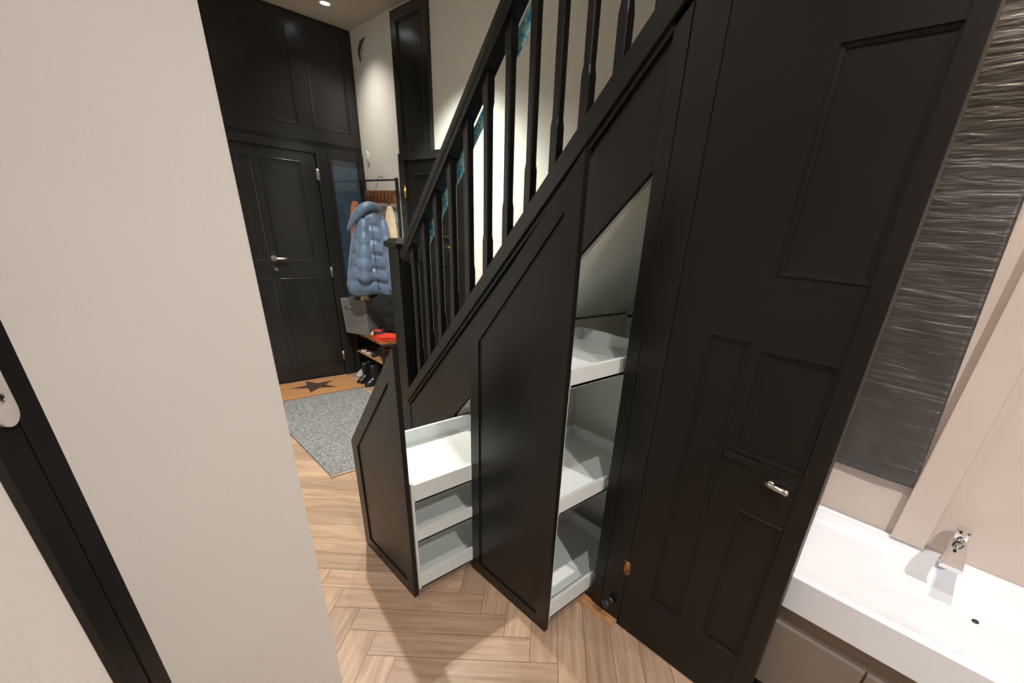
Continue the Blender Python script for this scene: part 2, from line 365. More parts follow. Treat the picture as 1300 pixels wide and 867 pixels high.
YF = 4.73
d = empty('door_1', (1.41, YF, 0), label='black panelled entrance door in the glossy black wall', cat='door', kind='structure')
def at0(o, d): o.parent = d; o.matrix_parent_inverse = Matrix.Translation(d.location).inverted(); return o
def child(d, o): o.parent = d; o.matrix_parent_inverse = (Matrix.Translation(d.location) @ Matrix.Rotation(d.rotation_euler.z, 4, 'Z')).inverted(); return o
def put(mb, name, m, d, **k): return child(d, mb.build(name, m, None, **k))
mb = MB(); panel_door(mb, 'y', YF - 0.022, -1, 1.02, 1.685, 0.012, 1.995, 0.022, [(1.24, 1.56, 1.12, 1.93), (1.24, 1.56, 0.14, 0.98), (1.07, 1.20, 0.14, 0.98), (1.07, 1.20, 1.12, 1.93)], 0.012, 0.022)
put(mb, 'leaf', M['gloss'], d)
mb = MB(); mb.box(0.95, 1.012, YF - 0.035, YF, 0, 2.06, 0.004); mb.box(1.693, 1.79, YF - 0.035, YF, 0, 2.06, 0.004); mb.box(1.012, 1.693, YF - 0.035, YF, 2.004, 2.06, 0.004)
put(mb, 'door_frame', M['gloss'], d)
for z in (1.85, 1.035, 0.215): child(d, hinge(None, (1.689, YF - 0.040, z), 'y', 'steel'))
put(MB().box(1.195, 1.235, YF - 0.030, YF - 0.022, 1.03, 1.20, 0.003), 'lock_plate', M['metal_b'], d)
child(d, lever(None, (1.215, YF - 0.028, 1.15), (1, 0, 0), (0, -1, 0), 'steel', 0.12))
put(MB().tube([(1.215, YF - 0.03, 1.06), (1.215, YF - 0.05, 1.06)], 0.014, 14), 'lock_cylinder', M['steel'], d)
# tall overpanel above the entrance door
mb = MB(); panel_door(mb, 'y', YF - 0.016, -1, 0.95, 2.115, 2.10, 2.93, 0.016, [(1.05, 1.60, 2.20, 2.84), (1.72, 2.04, 2.20, 2.84)], 0.010, 0.02)
struct('trim_3', mb, M['gloss'], label='glossy black panelling above the entrance door', cat='trim')
# side window
d = empty('window_1', (1.94, YF, 0), label='narrow dark blue glass side window beside the entrance door', cat='window', kind='structure')
mb = MB(); mb.box(1.795, 1.822, YF - 0.030, YF, 0.02, 2.06, 0.003); mb.box(2.062, 2.115, YF - 0.030, YF, 0.02, 2.06, 0.003); mb.box(1.822, 2.062, YF - 0.030, YF, 1.985, 2.06, 0.003); mb.box(1.822, 2.062, YF - 0.030, YF, 0.02, 0.42, 0.003)
put(mb, 'window_frame', M['gloss'], d)
put(MB().box(1.822, 2.062, YF - 0.010, YF - 0.004, 0.42, 1.985), 'pane', M['blue_glass'], d)

# ------------------------------------------------------------------ black door and overpanel in the right hand wall
XR = 2.12
d = empty('door_2', (XR, 3.45, 0), label='black panelled door with brass lever seen behind the balusters', cat='door', kind='structure')
mb = MB(); panel_door(mb, 'x', XR - 0.030, -1, 3.03, 3.86, 0.012, 1.97, 0.030, [(3.16, 3.74, 1.47, 1.88), (3.16, 3.42, 0.16, 1.24), (3.50, 3.74, 0.16, 1.24)], 0.012, 0.02)
put(mb, 'leaf', M['black'], d)
mb = MB(); mb.box(XR - 0.045, XR, 2.965, 3.024, 0, 2.03, 0.004); mb.box(XR - 0.045, XR, 3.868, 3.955, 0, 2.03, 0.004); mb.box(XR - 0.045, XR, 3.024, 3.868, 1.976, 2.03, 0.004)
put(mb, 'door_frame', M['gloss'], d)
put(MB().box(XR - 0.046, XR - 0.030, 3.17, 3.74, 1.435, 1.452, 0.003), 'ledge', M['metal_b'], d, label='thin grey metal ledge strip')
child(d, lever(None, (XR - 0.032, 3.155, 1.375), (0, 1, 0), (-1, 0, 0), 'gold', 0.13))
put(MB().lathe((XR - 0.032, 3.155, 1.315), [(0.0005, -0.012), (0.012, -0.010), (0.020, -0.004), (0.022, 0)], 'x'), 'keyhole_cover', M['gold'], d)
for z in (1.75, 1.0, 0.25): child(d, hinge(None, (XR - 0.048, 3.864, z), 'x', 'gold'))
mb = MB(); panel_door(mb, 'x', XR - 0.03, -1, 3.452, 3.955, 2.034, 2.92, 0.03, [(3.53, 3.88, 2.10, 2.86)], 0.012, 0.02)
struct('trim_4', mb, M['gloss'], label='tall glossy black panel above the brass handled door', cat='trim')
struct('trim_5', MB().box(XR - 0.018, XR, 2.50, 2.963, 0, 0.14, 0.004).box(XR - 0.018, XR, 3.957, 4.72, 0, 0.14, 0.004), M['black'], label='black skirting board under the white wall', cat='trim')

# ------------------------------------------------------------------ staircase
zt = lambda y: 0.599 + 0.985 * (2.436 - y)        # capping top
zl = lambda y: 0.531 + 0.972 * (2.436 - y)        # capping underside
zj = lambda y: 0.505 + 1.09 * (2.107 - y)         # joint line of string and fascia
st = empty('staircase', (1.7, 1.6, 0), label='black painted staircase with square balusters and newel post', cat='staircase')
FX = 1.262
mb = MB(); mb.prism([(2.478, 0.0), (2.478, zl(2.478) + 0.02), (0.70, zl(0.70) + 0.02), (0.70, zj(0.70)), (2.45, zj(2.45)), (2.45, 0)], 'x', FX + 0.004, FX + 0.03, 0.0)
put(mb, 'string', M['black'], st)
mb = MB(); mb.prism([(2.478, zl(2.478)), (2.478, zt(2.478)), (0.70, zt(0.70)), (0.70, zl(0.70))], 'x', 1.240, 1.352, 0.003)
mb.prism([(2.478, zl(2.478) - 0.022), (2.478, zl(2.478) + 0.002), (0.70, zl(0.70) + 0.002), (0.70, zl(0.70) - 0.022)], 'x', 1.252, 1.262, 0.002)
put(mb, 'string_capping', M['black'], st)
mb = MB()   # wall string on the far side
mb.prism([(2.46, 0.0), (2.46, zt(2.46) - 0.12), (0.87, zt(0.87) - 0.12), (0.87, zt(0.87) - 0.42), (2.2, 0)], 'x', 2.085, 2.118, 0.002)
put(mb, 'wall_string', M['black'], st)
for i in range(9):
    yk = 2.46 - i * 0.187; zk = 0.215 * (i + 1) + 0.03
    put(MB().box(1.294, 2.084, yk - 0.204, yk + 0.018, zk - 0.025, zk, 0.004), 'tread', M['black'], st)
    put(MB().box(1.296, 2.082, yk - 0.018, yk, zk - 0.214, zk - 0.026, 0), 'riser', M['black'], st)
# newel
mb = MB(); mb.box(1.262, 1.362, 2.482, 2.598, 0, 1.40, 0.003)
nw = put(mb, 'newel_post', M['black'], st)
mb = MB(); cx, cy = 1.312, 2.54
def sq(hx, hy, z): return [(cx - hx, cy - hy, z), (cx + hx, cy - hy, z), (cx + hx, cy + hy, z), (cx - hx, cy + hy, z)]
mb.loft([sq(0.052, 0.060, 1.395), sq(0.066, 0.074, 1.402), sq(0.066, 0.074, 1.425), sq(0.060, 0.068, 1.429), sq(0.040, 0.046, 1.446), sq(0.02, 0.02, 1.450)], smooth=False)
o = mb.build('newel_cap', M['black']); o.parent = nw
# handrail: moulded profile swept up the slope
ru = lambda y: 1.399 + 1.0 * (2.496 - y)
prof = [(1.279, -0.095), (1.341, -0.095), (1.341, -0.072), (1.349, -0.060), (1.349, -0.028), (1.338, -0.006), (1.325, 0.004), (1.295, 0.004), (1.282, -0.006), (1.271, -0.028), (1.271, -0.060), (1.279, -0.072)]
mb = MB(); mb.loft([[(px, yy, ru(yy) + pz) for px, pz in prof] for yy in (2.482, 0.86)], smooth=False)
hr = put(mb, 'handrail', M['black'], st)
def film(y0, y1, w):
    mb = MB(); a = [(1.350, y0, ru(y0) - 0.092), (1.350, y1, ru(y1) - 0.092), (1.350, y1, ru(y1) - 0.092 - w), (1.350, y0, ru(y0) - 0.092 - w)]
    mb.loft([a, [(p[0] + 0.002, p[1], p[2]) for p in a]], smooth=False)
    o = mb.build('film_strip', M['film'], label='pale blue speckled protective film'); o.parent = hr
    return o
film(2.36, 1.95, 0.078); film(1.89, 1.80, 0.07); film(1.60, 1.52, 0.08)
# balusters
def octo(h, c, x, y, z): return [(x - h, y - h + c, z), (x - h + c, y - h, z), (x + h - c, y - h, z), (x + h, y - h + c, z), (x + h, y + h - c, z), (x + h - c, y + h, z), (x - h + c, y + h, z), (x - h, y + h - c, z)]
for yb in (2.392, 2.262, 2.134, 2.002, 1.864, 1.726, 1.590, 1.458, 1.327, 1.197, 1.068, 0.94):
    z0, z1 = zt(yb) - 0.012, ru(yb) - 0.085; h = 0.018
    mb = MB()
    mb.loft([octo(h, 0.002, 1.312, yb, z0), octo(h, 0.002, 1.312, yb, z0 + 0.20), octo(h - 0.0015, 0.005, 1.312, yb, z0 + 0.225), octo(h - 0.0015, 0.005, 1.312, yb, z1 - 0.11), octo(h, 0.002, 1.312, yb, z1 - 0.09), octo(h, 0.002, 1.312, yb, z1)], smooth=False)
    put(mb, 'baluster', M['black'], st)
# black posts at the foot of the stairs cupboard, next to the panelled door
mb = MB(); mb.box(FX - 0.010, FX + 0.03, 0.8045, 0.856, 0, CEIL, 0.002)
mb.box(FX - 0.010, FX + 0.03, 0.7015, 0.8015, 0, CEIL, 0.002)
put(mb, 'side_post', M['black'], st)

# ------------------------------------------------------------------ pull-out cupboards under the stairs
o2 = lambda y: 1.734 - 0.97 * (y - 0.856)
o1 = lambda y: 0.57 + 1.03 * (1.963 - y)
def shaker_front(mb, X, t, poly, rec, depth=0.006):
    """front panel at x=X (front) with a recessed field"""
    f = lambda P, x: [(x, p[0], p[1]) for p in P]
    mb.loft([f(poly, X + t), f(poly, X + 0.0012), f([(p[0] + (c[0] - p[0]) * 0.03, p[1] + (c[1] - p[1]) * 0.03) for p, c in zip(poly, rec)], X), f(rec, X), f(rec, X + depth)], smooth=False, cap=False)
    mb.quad(f(poly, X + t)); mb.quad(f(rec, X + depth))

def tray(parent, x0, x1, y0, y1, z0, hgt, t=0.015):
    mb = MB(); mb.box(x0, x1, y0, y1, z0, z0 + 0.012, 0.001)
    mb.box(x0, x1, y0, y0 + t, z0, z0 + hgt, 0.0015); mb.box(x0, x1, y1 - t, y1, z0, z0 + hgt, 0.0015)
    mb.box(x0, x0 + t, y0 + t, y1 - t, z0, z0 + hgt, 0.0015); mb.box(x1 - t, x1, y0 + t, y1 - t, z0, z0 + hgt, 0.0015)
    o = mb.build('tray', M['tray']); o.parent = parent; return o

c1 = empty('under_stairs_cabinet', (1.46, 1.70, 0), label='low under-stairs cabinet nearest the newel post, pull-out fully open', cat='cabinet')
c2 = empty('under_stairs_cabinet', (1.6, 1.14, 0), label='tall under-stairs cabinet beside the panelled door, pull-out half open', cat='cabinet')
def local(o, par):   # sub-part given in world coordinates
    o.matrix_parent_inverse = (Matrix.Translation(par.parent.location)).inverted() if par.parent else Matrix.Identity(4); return o
# carcasses (sides, base, back, soffit)
def carcass(c, ya, yb, top, back, step):
    mb = MB(); t = 0.016; x0 = FX + 0.031
    for y0, y1 in ((ya, ya + t), (yb - t, yb)):
        zt_ = top(y1) - 0.004
        mb.prism([(x0, 0.012), (back, 0.012), (back, zt_), (x0, zt_)], 'y', y0, y1)
    mb.box(x0, back, ya + t, yb - t, 0.002, 0.03)
    mb.box(back, back + 0.012, ya, yb, 0.012, top(yb) - 0.004)
    mb.prism([(ya, top(ya)), (yb, top(yb)), (yb, top(yb) + 0.016), (ya, top(ya) + 0.016)], 'x', x0, back + 0.012)
    mb.prism([(ya + t, top(yb) - 0.02), (yb, top(yb) - 0.02), (yb, top(yb) + 0.008), (ya + t, top(ya) + 0.008)], 'x', back, back + 0.012)
    if step: mb.box(step, back, ya + t, yb - t, 0.03, 0.96)
    return put(mb, 'carcass', M['mel'], c)
carcass(c2, 0.842, 1.434, o2, 2.03, 1.66)
carcass(c1, 1.437, 1.985, o1, 1.66, None)
# fascia boards
mb = MB(); mb.prism([(1.452, 0.0), (1.452, zj(1.452)), (2.45, zj(2.45)), (2.45, 0.0), (1.965, 0.0), (1.965, o1(1.965)), (1.470, o1(1.470)), (1.470, 0.0)], 'x', FX - 0.006, FX + 0.006, 0.001)
put(mb, 'fascia', M['black'], c1)
mb = MB(); mb.prism([(0.857, o2(0.857)), (0.857, zj(0.857)), (1.450, zj(1.450)), (1.450, 0.0), (1.405, 0.0), (1.405, o2(1.405))], 'x', FX - 0.006, FX + 0.006, 0.001)
put(mb, 'fascia', M['black'], c2)
put(MB().box(FX - 0.002, FX + 0.005, 0.857, 0.880, 0.002, 0.05), 'plinth', M['void'], c2)
# pull-out 1
X1 = 0.669
mb = MB(); shaker_front(mb, X1, 0.020, [(1.411, 0.006), (1.914, 0.006), (1.917, 0.605), (1.411, 1.158)], [(1.471, 0.062), (1.853, 0.062), (1.855, 0.594), (1.471, 1.014)])
p1 = put(mb, 'pull_out_drawer', M['black'], c1)
def sub(mb, name, m, par): o = mb.build(name, m); o.parent = par; return o
def tray_sub(par, *a): return tray(par, *a)
sub(MB().prism([(1.402, 0.045), (1.885, 0.045), (1.885, 0.58), (1.402, 0.60)], 'x', X1 + 0.0205, X1 + 0.030), 'inner_board', M['tray'], p1)
for z0, h in ((0.048, 0.082), (0.305, 0.062), (0.506, 0.088)): tray_sub(p1, X1 + 0.0305, 1.305, 1.40, 1.888, z0, h)
# pull-out 2
X2 = 0.979
mb = MB(); shaker_front(mb, X2, 0.020, [(0.883, 0.006), (1.404, 0.006), (1.404, 1.170), (0.883, 1.748)], [(0.943, 0.062), (1.346, 0.062), (1.346, 1.152), (0.943, 1.600)])
p2 = put(mb, 'pull_out_drawer', M['black'], c2)
sub(MB().prism([(0.888, 0.05), (1.395, 0.05), (1.395, 1.10), (0.888, 1.10)], 'x', X2 + 0.0205, X2 + 0.028), 'inner_board', M['tray'], p2)
for z0, h in ((0.055, 0.092), (0.590, 0.068), (1.092, 0.064)): tray_sub(p2, X2 + 0.0285, 1.575, 0.887, 1.345, z0, h)
# runners
for yy in (0.8745, 1.350):
    for zz in (0.12, 0.62): put(MB().box(FX + 0.02, 1.62, yy, yy + 0.012, zz, zz + 0.03, 0.001), 'runner', M['steel'], c2)

# round black door stop on the post
ds = empty('door_stop', (FX - 0.010, 0.757, 0.098), label='round black rubber door stop low on the black post', cat='door stop')
MB().lathe((0, 0, 0), [(0.0005, 0.0), (0.022, 0.0), (0.022, -0.004), (0.013, -0.008), (0.013, -0.016)], 'x').build('base', M['rubber'], ds)
MB().lathe((0, 0, 0), [(0.014, -0.012), (0.0205, -0.014), (0.0215, -0.036), (0.018, -0.041), (0.0005, -0.041)], 'x').build('buffer', M['rubber'], ds)

# ------------------------------------------------------------------ panelled door on the right
d = empty('door_3', (FX, 0.698, 0), label='tall black panelled door hinged next to the stair cupboards', cat='door', kind='structure')
mb = MB(); panel_door(mb, 'x', FX - 0.012, -1, 0.190, 0.698, 0.008, 2.30, 0.042, [(0.445, 0.574, 0.245, 1.315), (0.215, 0.350, 0.245, 0.805), (0.215, 0.432, 1.487, 1.955), (0.215, 0.412, 0.985, 1.300)], 0.007, 0.014)
put(mb, 'leaf', M['black_door'], d)
put(MB().prism([(0.142, 0.008), (0.203, 0.008), (0.226, 2.30), (0.187, 2.30)], 'x', FX - 0.018, FX + 0.030, 0.002), 'edge_strip', M['black_door'], d)
child(d, hinge(None, (FX - 0.0145, 0.700, 0.325), 'x', 'copper', 0.06))
mb = MB()
c = Vector((FX - 0.013, 0.285, 0.930)); mb.tube([c, c + Vector((-0.012, 0, 0))], [0.012, 0.010], 14); mb.tube([c + Vector((-0.012, 0.014, 0.001)), c + Vector((-0.016, -0.010, 0)), c + Vector((-0.016, -0.046, -0.002))], [0.006, 0.008, 0.009], 12)
mb.lathe(c + Vector((-0.016, -0.046, -0.002)), [(0.0005, -0.010), (0.009, -0.006), (0.0105, 0), (0.009, 0.006), (0.0005, 0.010)], 'y')
put(mb, 'door_handle', M['steel'], d)
mb = MB(); mb.box(FX - 0.020, FX - 0.0122, 0.340, 0.440, 0.962, 0.982, 0.003); put(mb, 'moulding', M['black'], d)

# ------------------------------------------------------------------ door ajar near the viewer, left
a = math.radians(45)
d = empty('door_4', (-0.0585, 0.52, 0), math.radians(152), label='cream door ajar with a black edge and steel latch plate', cat='door', kind='structure')
mb = MB(); mb.box(0.0015, 0.76, 0.0, 0.050, 0.01, 2.02, 0.0015); put(mb, 'x', M['wall'], d)
lf = d.children[0]; lf.name = 'leaf'; lf.matrix_parent_inverse = Matrix.Identity(4)
def loc4(mb, name, m): o = mb.build(name, m, d); return o
loc4(MB().box(-0.006, 0.0012, -0.002, 0.022, 0.01, 2.02, 0.001), 'edge_strip', M['black'])
loc4(MB().box(-0.006, 0.0012, 0.0255, 0.052, 0.01, 2.02, 0.001), 'edge_strip', M['black'])
mb = MB(); N = 20; zc0, zc1 = 1.402, 1.53
ring = [(-0.0062, 0.033 + 0.0105 * math.cos(math.pi * k / 10), zc0 + 0.0115 * math.sin(math.pi * k / 10) * 1.0) for k in range(10, 21)] + [(-0.0062, 0.033 + 0.0105 * math.cos(math.pi * k / 10), zc1 + 0.0115 * math.sin(math.pi * k / 10)) for k in range(0, 11)]
mb.loft([ring, [(p[0] - 0.0025, p[1], p[2]) for p in ring]], smooth=False)
lp = loc4(mb, 'latch_plate', M['plate'])
mb = MB(); mb.box(-0.014, -0.0088, 0.027, 0.039, 1.455, 1.477, 0.002); mb.lathe((-0.0088, 0.033, 1.413), [(0.004, 0), (0.003, -0.001), (0.0005, -0.0014)], 'x')
o = mb.build('latch_bolt', M['chrome']); o.parent = lp

# ------------------------------------------------------------------ rug and doormat
r = empty('rug', (1.21, 3.44, 0), label='grey flecked woven rug lying on the hallway floor', cat='rug')
put(MB().box(0.782, 1.636, 2.685, 4.195, 0.001, 0.011, 0.003), 'pile', M['rug'], r)
mb = MB(); mb.box(0.775, 1.643, 2.672, 2.686, 0.001, 0.009, 0.002)
put(mb, 'binding', M['rug_edge'], r, label='thin tan bound edge')
mt = empty('doormat', (1.22, 4.43, 0), label='orange coir doormat printed with a dark star at the entrance door', cat='doormat')
put(MB().box(0.78, 1.672, 4.208, 4.655, 0.001, 0.016, 0.004), 'mat', M['coir'], mt)
mb = MB(); P = []
for k in range(10):
    an = math.radians(90 + 36 * k + 8); rr = 0.205 if k % 2 == 0 else 0.085; P.append((1.30 + rr * math.cos(an) * 1.05, 4.455 + rr * math.sin(an) * 0.9))
mb.prism(P, 'z', 0.0155, 0.0175); put(mb, 'star', M['star'], mt)

# ------------------------------------------------------------------ coat rack with bench (by the entrance)
rk = empty('coat_rack', (1.96, 4.34, 0), label='black metal coat rack with wooden hook board and shoe bench', cat='coat rack')
XB, XF, YA, YB = 2.085, 1.815, 4.025, 4.655
for (x, y, h) in ((XB, YA, 1.86), (XB, YB, 1.86), (XF, YA, 0.45), (XF, YB, 0.45)):
    put(MB().box(x - 0.011, x + 0.011, y - 0.011, y + 0.011, 0, h, 0.002), 'upright', M['metal_b'], rk)
for z in (1.845, 1.28): put(MB().tube([(XB, YA, z), (XB, YB, z)], 0.008, 10), 'crossbar', M['metal_b'], rk)
for z in (0.435, 0.25):
    for y in (YA, YB): put(MB().tube([(XF, y, z), (XB, y, z)], 0.008, 8), 'crossbar', M['metal_b'], rk)
put(MB().box(XB - 0.010, XB + 0.004, YA + 0.012, YB - 0.012, 1.66, 1.765, 0.003), 'hook_board', M['rustic'], rk)
for k in range(8):
    y = YA + 0.07 + k * 0.07
    put(MB().tube([(XB - 0.012, y, 1.755), (XB - 0.020, y, 1.70), (XB - 0.030, y, 1.672), (XB - 0.052, y, 1.680), (XB - 0.060, y, 1.705)], 0.0035, 8), 'hook', M['metal_b'], rk)
put(MB().box(1.80, 2.098, YA - 0.012, YB + 0.012, 0.450, 0.468, 0.003), 'bench_top', M['rustic'], rk)
mb = MB()
for k in range(5): mb.box(XF - 0.002 + k * 0.056, XF + 0.034 + k * 0.056, YA + 0.012, YB - 0.012, 0.252, 0.264, 0.002)
put(mb, 'shoe_shelf', M['gum'], rk, label='pale slatted lower shelf')

# hanging garments ---------------------------------------------------
def hanging(name, c, ang, prof, depth, m, label, cat, group=None, quilt=0, folds=5, seed=1):
    """prof: list of (z, left, right) half widths from top to bottom in the plane turned by ang"""
    A = Vector((math.cos(ang), math.sin(ang), 0)); B = Vector((-math.sin(ang), math.cos(ang), 0))
    zs = [p[0] for p in prof]; z0, z1 = zs[0], zs[-1]; n = 44; rows = 60; rings = []
    def interp(z, k):
        for i in range(len(prof) - 1):
            if prof[i][0] >= z >= prof[i + 1][0]:
                t = (prof[i][0] - z) / (prof[i][0] - prof[i + 1][0]); return prof[i][k] * (1 - t) + prof[i + 1][k] * t
        return prof[-1][k]
    for i in range(rows + 1):
        z = z0 + (z1 - z0) * i / rows; l, r_ = interp(z, 1), interp(z, 2); mid = (r_ - l) / 2; hw = (r_ + l) / 2
        t = i / rows; dep = depth * (0.45 + 0.55 * math.sin(math.pi * min(1, t * 1.4 + 0.1) / 2))
        ring = []
        for k in range(n):
            th = 2 * math.pi * k / n; u = math.cos(th); v = math.sin(th)
            bul = 1.0
            if quilt:
                seam = abs(math.sin(math.pi * (z - z1) / quilt + 0.5 * math.sin(2.2 * th + seed) * 0.5)); bul = 0.76 + 0.28 * seam ** 0.5
                vs = abs(math.sin(1.5 * th + 0.9 + 0.25 * math.sin(z * 30))); bul *= 0.93 + 0.09 * vs ** 0.5
            fold = 1 + (0.10 if not quilt else 0.03) * math.sin(folds * th + 3 * t + seed) * t
            nz = 1 + (0.12 if quilt else 0.22) * noise.noise(Vector((u * 3, v * 3, z * 14 + seed)))
            w_ = (abs(u) ** 0.9) * (1 if u > 0 else -1) * hw * (0.94 + 0.06 * bul)
            q_ = c + A * (mid + w_) + B * (v * dep * bul * fold * nz)
            ring.append((q_.x, q_.y, z + 0.012 * math.sin(4 * th + seed) * t * t))
        rings.append(ring)
    mb = MB(); mb.loft(rings, smooth=True)
    return mb
ang = math.radians(-23)
jc = Vector((1.930, 4.255, 0))
jk = empty('puffer_jacket', (jc.x, jc.y, 0.9), label='blue quilted puffer jacket hanging on the coat rack', cat='jacket')
mb = hanging('jacket', jc, ang, [(1.655, 0.030, 0.035), (1.62, 0.06, 0.065), (1.55, 0.10, 0.10), (1.45, 0.145, 0.14), (1.33, 0.185, 0.175), (1.20, 0.215, 0.19), (1.05, 0.245, 0.205), (0.95, 0.262, 0.21), (0.895, 0.258, 0.215), (0.880, 0.245, 0.205)], 0.110, M['jacket'], '', '', quilt=0.118, seed=2)
put(mb, 'body', M['jacket'], jk)
A = Vector((math.cos(ang), math.sin(ang), 0)); Bn = Vector((-math.sin(ang), math.cos(ang), 0))
for dx0, dx1, z_ in ((0.09, 0.165, 0.90), (-0.06, -0.10, 0.99)):
    pts = []; rad = []
    for i in range(44):
        t = i / 43; p = jc + A * (dx0 + (dx1 - dx0) * t ** 0.8) - Bn * (0.055 + 0.05 * math.sin(math.pi * min(1, t * 1.1) / 1.6)); z = 1.52 - (1.52 - z_) * t
        pts.append((p.x, p.y, z)); rad.append((0.042 + 0.020 * math.sin(math.pi * min(1, t * 1.2) / 2)) * (0.86 + 0.16 * abs(math.sin(t * math.pi * 5)) ** 0.5) * (1 - 0.3 * max(0, t - 0.93) / 0.07))
    put(MB().tube(pts, rad, 16), 'sleeve', M['jacket'], jk)
mb = MB(); pts = []   # hood folded over the top
for i in range(21):
    t = i / 20; hx_ = -0.20 + 0.30 * t; hz_ = 1.415 + 0.215 * math.sin(math.pi * min(1.0, t * 0.98) * 0.70) ** 0.9; p = jc + A * hx_ - Bn * (0.040 + 0.045 * math.sin(math.pi * t)); pts.append((p.x, p.y, hz_))
mb.tube(pts, [0.010 + 0.030 * math.sin(math.pi * i / 20) ** 0.8 for i in range(21)], 14); put(mb, 'hood', M['jacket'], jk)
p = jc - Bn * 0.112
put(MB().tube([(p.x, p.y, 1.50), (p.x, p.y, 1.30), (p.x + 0.004, p.y, 1.05), (p.x + 0.006, p.y - 0.01, 0.93)], 0.003, 6), 'zip', M['metal_b'], jk)
hg = empty('coat_hanger', (2.0, 4.24, 1.66), label='thin black wire hanger hooked over the rack bar above the jacket', cat='hanger')
put(MB().tube([(XB - 0.01, 4.25, 1.86), (XB - 0.03, 4.25, 1.872), (XB - 0.055, 4.25, 1.855), (XB - 0.075, 4.25, 1.79), (XB - 0.11, 4.27, 1.70), (1.90, 4.28, 1.64)], 0.003, 8), 'hook', M['metal_b'], hg)
put(MB().tube([(1.90, 4.28, 1.645), (1.83, 4.31, 1.615)], 0.003, 8).tube([(1.90, 4.28, 1.645), (1.98, 4.24, 1.615)], 0.003, 8), 'arm', M['metal_b'], hg)

def garment(name, c, ang, prof, depth, m, label, cat, seed, folds=5):
    o = hanging(name, Vector(c), ang, prof, depth, m, label, cat, seed=seed, folds=folds).build(name, m)
    return tag(o, label, cat)
garment('shirt', (1.93, 4.545, 0), math.radians(-30), [(1.66, 0.02, 0.02), (1.62, 0.04, 0.035), (1.50, 0.065, 0.05), (1.2, 0.08, 0.07), (1.0, 0.08, 0.07)], 0.035, M['orange_cloth'], 'salmon orange garment hanging behind the blue puffer jacket', 'shirt', 3)
garment('shirt', (2.045, 4.11, 0), math.radians(-70), [(1.64, 0.02, 0.02), (1.58, 0.05, 0.05), (1.45, 0.065, 0.065), (1.2, 0.075, 0.07), (1.05, 0.08, 0.07)], 0.024, M['cream_cloth'], 'cream garment hanging at the newel side of the blue puffer jacket', 'shirt', 5)
garment('scarf', (1.850, 4.385, 0), ang, [(0.93, 0.075, 0.075), (0.88, 0.05, 0.055), (0.86, 0.035, 0.04), (0.83, 0.03, 0.035), (0.812, 0.04, 0.04)], 0.03, M['cream_cloth'], 'cream cloth hanging below the jacket just above the grey bin', 'scarf', 8)
bg = empty('bag', (1.95, 4.15, 0.56), label='slouchy black cloth bag hanging below the jacket over the bench', cat='bag')
mb = hanging('bag', Vector((1.955, 4.15, 0)), ang, [(0.875, 0.08, 0.07), (0.85, 0.12, 0.12), (0.78, 0.15, 0.13), (0.70, 0.12, 0.13), (0.64, 0.07, 0.12), (0.60, 0.05, 0.10), (0.558, 0.04, 0.08)], 0.065, M['black_cloth'], '', '', seed=9)
put(mb, 'body', M['black_cloth'], bg)
put(MB().tube([(1.97, 4.14, 0.86), (2.03, 4.13, 1.2), (2.05, 4.13, 1.67)], 0.006, 8), 'strap', M['black_cloth'], bg)

# grey bin on the bench
bn = empty('storage_bin', (1.87, 4.50, 0.468), label='grey felt storage bin standing on the bench', cat='bin')
FB = [(1.705, 4.585), (1.838, 4.350), (2.03, 4.45), (1.90, 4.66)]; cxm = sum(p[0] for p in FB) / 4; cym = sum(p[1] for p in FB) / 4
def sc(P, s, z): return [(cxm + (p[0] - cxm) * s, cym + (p[1] - cym) * s, z) for p in P]
mb = MB(); mb.loft([sc(FB, 0.9, 0.470), sc(FB, 0.97, 0.471), sc(FB, 1.05, 0.80), sc(FB, 1.03, 0.806), sc(FB, 1.00, 0.80), sc(FB, 0.93, 0.49)], smooth=False, cap=True)
put(mb, 'basket', M['grey_bin'], bn)
hx = Vector((1.705, 4.585, 0)).lerp(Vector((1.838, 4.35, 0)), 0.28); n_ = Vector((-0.87, -0.49, 0))
mb = MB(); pts = []
for i in range(9):
    t = i / 8 - 0.5; p = hx + Vector((0.49, -0.87, 0)) * (t * 0.09) + n_ * (0.022 - 0.035 * t * t * 2); pts.append((p.x, p.y, 0.735))
mb.tube(pts, 0.005, 8); put(mb, 'handle', M['steel'], bn)

